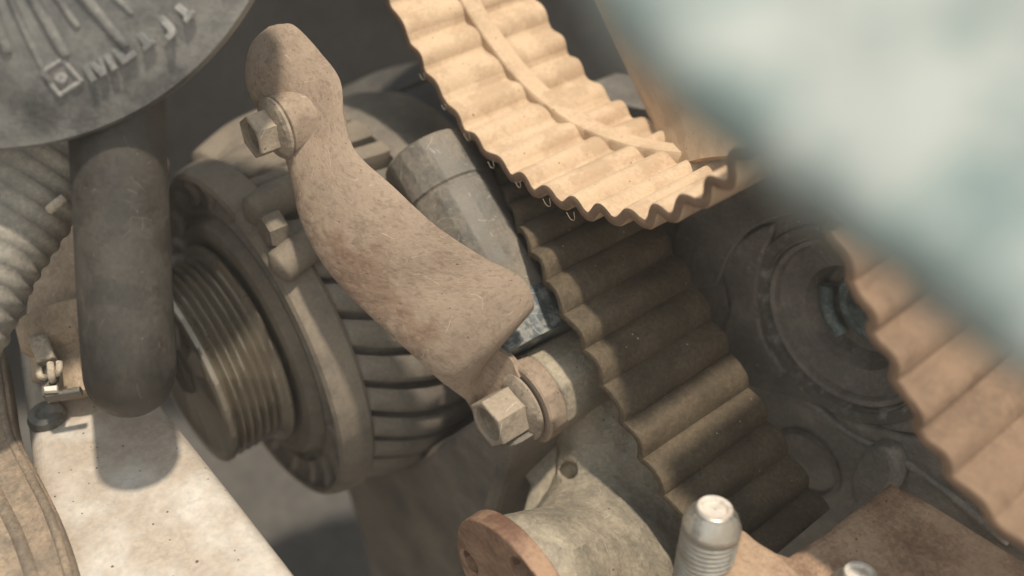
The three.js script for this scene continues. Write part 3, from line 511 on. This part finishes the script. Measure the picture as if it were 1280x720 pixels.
// ------------------------------------------------------------------ pipes and hoses on the left
{
  const t = thing('metal_pipe', 'beige dusty metal pipe with a collar, behind the smooth black hose', 'pipe', P(100, 400, 0.325));
  part(t, 'pipe_body', sweep([[150, 190, 0.345], [128, 270, 0.338], [112, 340, 0.330], [104, 400, 0.324], [110, 470, 0.322]].map((q) => P(...q)), 0.0165, { n: 50 }), M.beigePipe);
  const a = P(110, 405, 0.320), d = P(128, 480, 0.318).sub(a).normalize();
  part(t, 'collar', lathe([[0.016, -0.006], [0.0195, -0.005], [0.0205, -0.003], [0.0205, 0.004], [0.0190, 0.006], [0.0165, 0.0075], [0.0165, 0.022], [0.0002, 0.023]], a, d, 64), M.beigePipe);
}
{
  const t = thing('corrugated_hose', 'grey ribbed hose at the left edge under the round cap', 'hose', P(20, 280, 0.27));
  part(t, 'hose_body', sweep([[118, 90, 0.285], [88, 160, 0.282], [38, 232, 0.278], [-22, 320, 0.272], [-70, 420, 0.268]].map((q) => P(...q)), (tt, th, s) => 0.0150 + 0.00042 * Math.tanh(1.2 * Math.sin(s / 0.0052 * Math.PI * 2)), { n: 260, seg: 40, caps: false }), M.ribHose);
  part(t, 'hose_clip', sweep([P(62, 262, 0.265), P(72, 254, 0.264), P(80, 248, 0.265)], 0.0014, { n: 10, seg: 8 }), M.clip);
}
{
  const t = thing('rubber_hose', 'smooth black rubber hose hanging in front of the alternator pulley', 'hose', P(155, 300, 0.272));
  part(t, 'hose_body', sweep([P(148, 40, 0.262), P(147, 150, 0.263), P(152, 260, 0.264), P(157, 370, 0.264), P(160, 425, 0.2645), P(162, 456, 0.2665), P(162, 468, 0.274), P(161, 462, 0.285), P(158, 440, 0.315), P(156, 400, 0.34)], (tt) => 0.0122 - 0.0008 * tt, { n: 130, seg: 48, caps: false }), M.hose);
}
{
  const t = thing('spring_clip', 'small beige square clip above a round screw head, on the white rail', 'clip', P(60, 480, 0.312));
  const n = V(0.1, 0.5, 0.86).normalize(), c = P(56, 432, 0.296).dot(n);
  part(t, 'clip_cap', plate([[34, 420], [57, 416], [68, 446], [44, 452]], n, c, 0.006, 0.0009), M.clip);
  part(t, 'clip_body', plate([[46, 452], [72, 448], [74, 470], [70, 494], [52, 494]], n, c - 0.004, 0.005, 0.0008), M.screw);
  part(t, 'clip_prong', sweep([P(48, 460, 0.294), P(50, 470, 0.292), P(56, 472, 0.294)], 0.0010, { n: 10, seg: 8 }), M.clip);
  part(t, 'clip_prong', sweep([P(63, 454, 0.294), P(64, 468, 0.292), P(66, 476, 0.294)], 0.0011, { n: 10, seg: 8 }), M.clip);
  part(t, 'clip_prong', sweep([P(74, 452, 0.294), P(74, 462, 0.293), P(71, 468, 0.294)], 0.0010, { n: 10, seg: 8 }), M.clip);
  part(t, 'clip_tongue', plate([[54, 483], [71, 481], [71, 488], [55, 489]], n, c - 0.001, 0.002, 0.0004), M.studTip);
  part(t, 'clip_base', plate([[54, 491], [100, 482], [100, 489], [56, 496]], n, c - 0.003, 0.004, 0.0006), M.screw);
  const so = P(57, 517, 0.3075);
  part(t, 'screw_head', lathe([[0.0054, -0.006], [0.0058, -0.0012], [0.0050, 0.0004], [0.003, 0.0008], [0.0022, 0.0002], [0.0002, 0]], so, V(0, 0.72, 0.69).normalize(), 40), M.screw);
}

// ------------------------------------------------------------------ round moulded cap in the foreground, lettered
{
  const ax = V(0.12, -0.16, 1).normalize(), C = P(-58, -230, 0.230), R = 0.0755, K = R / 0.0608;
  const t = thing('moulded_cap', 'large round black moulded cap with raised lettering, top left foreground', 'cap', C);
  part(t, 'cap_shell', lathe([[0.0002, 0.012], [0.020, 0.0118], [0.034, 0.0100], [0.047, 0.0065], [0.0552, 0.0022], [0.0588, -0.001], [0.0597, -0.0012], [0.0608, -0.002], [0.0612, -0.004], [0.0608, -0.009], [0.056, -0.010], [0.0002, -0.010]].map(([a, b]) => [a * K, b]), C, ax, 160), M.capRubber);
  const [u, v] = frameOf(ax);
  const on = (px, py) => { const r = P(px, py, 1), k = C.clone().addScaledVector(ax, 0.004).dot(ax) / r.dot(ax), p = r.multiplyScalar(k).sub(C), x = p.dot(u), y = p.dot(v); return [Math.hypot(x, y), Math.atan2(y, x)]; };
  const hgt = (r) => 0.012 - 0.0132 * Math.pow(r / R, 3);
  const pt = (r, a, e = 0) => C.clone().addScaledVector(u, r * Math.cos(a)).addScaledVector(v, r * Math.sin(a)).addScaledVector(ax, hgt(r) + e);
  for (let q = 0; q < 60; q++) { const a = q / 60 * Math.PI * 2; part(t, 'radial_rib', sweep([pt(0.028 * K, a), pt(0.036 * K, a), pt(0.043 * K, a), pt((0.0505 - (q % 3) * 0.0035) * K, a)], 0.0010 + (q % 2) * 0.0005, { n: 14, seg: 8 }), M.capRubber); }
  const font = await new FontLoader().loadAsync('fonts/droid/droid_sans_bold.typeface.json');
  const glyph = (ch, px, py, size, nm) => {
    const [r, a] = on(px, py), g = new TextGeometry(ch, { font, size, depth: 0.0005, curveSegments: 4, bevelEnabled: true, bevelThickness: 0.0002, bevelSize: 0.0002, bevelSegments: 1 });
    g.computeBoundingBox(); const b = g.boundingBox; g.translate(-(b.min.x + b.max.x) / 2, -(b.min.y + b.max.y) / 2, 0);
    const out = u.clone().multiplyScalar(Math.cos(a)).addScaledVector(v, Math.sin(a)), up = out.clone().negate(), rt = up.clone().cross(ax);
    g.applyMatrix4(new THREE.Matrix4().makeBasis(rt, up, ax).setPosition(pt(r, a, -0.0002)));
    return part(t, nm, g, M.capText);
  };
  for (const [ch, x, y] of [['M', 122, 78], ['E', 152, 60], ['I', 176, 45], ['J', 200, 28], ['I', 224, 10]]) glyph(ch, x, y, 0.0068, 'raised_letter');
  const [er, ea] = on(78, 97), em = [];
  for (let q = 0; q < 5; q++) { const th = q * Math.PI / 2 + Math.PI / 4 + 0.2; em.push(pt(er + 0.0042 * Math.cos(th), ea + 0.0042 / er * Math.sin(th), 0.0002)); }
  const tri = []; for (let q = 0; q < 4; q++) tri.push(sweep([em[q], em[q].clone().lerp(em[q + 1], 0.5), em[q + 1]], 0.0007, { n: 6, seg: 8 }));
  part(t, 'raised_emblem', [tri, lathe([[0.0014, -0.0006], [0.0014, 0.0006], [0.0006, 0.0008], [0.0002, 0.0008]], pt(er, ea), ax, 20)], M.capText, 'raised square emblem');
}

// ------------------------------------------------------------------ pale pipe close to the viewer
{
  const d = 0.075, r = 250 * d / F;
  const rim = [[430, -560], [630, -190], [742, 0], [828, 106], [910, 186], [1028, 276], [1142, 362], [1290, 476], [1500, 640], [1900, 910]];
  const path = rim.map(([x, y], i) => { const a = rim[Math.max(0, i - 1)], b = rim[Math.min(rim.length - 1, i + 1)], l = Math.hypot(b[0] - a[0], b[1] - a[1]); return P(x + (b[1] - a[1]) / l * 250, y - (b[0] - a[0]) / l * 250, d); });
  const t = thing('pale_bar', 'pale grey-green painted bar crossing the top right corner, very close and blurred', 'bar', path[3]);
  const flat = (th) => Math.pow(Math.pow(Math.abs(Math.cos(th) / 0.36), 7) + Math.pow(Math.abs(Math.sin(th)), 7), -1 / 7);
  part(t, 'bar_body', sweep(path, (tt, th, s) => r * flat(th) * (1 + 0.02 * Math.sin(s * 420 + th * 2) + 0.012 * Math.sin(s * 900 - th * 3)), { n: 140, seg: 72 }), M.palePipe);
}

scene.fog = new THREE.FogExp2(new THREE.Color(0.80, 0.76, 0.70), 0.06);   // dusty, sunlit air
scene.traverse((o) => { if (o.isMesh) { o.castShadow = true; o.receiveShadow = true; } });
renderer.render(scene, camera);
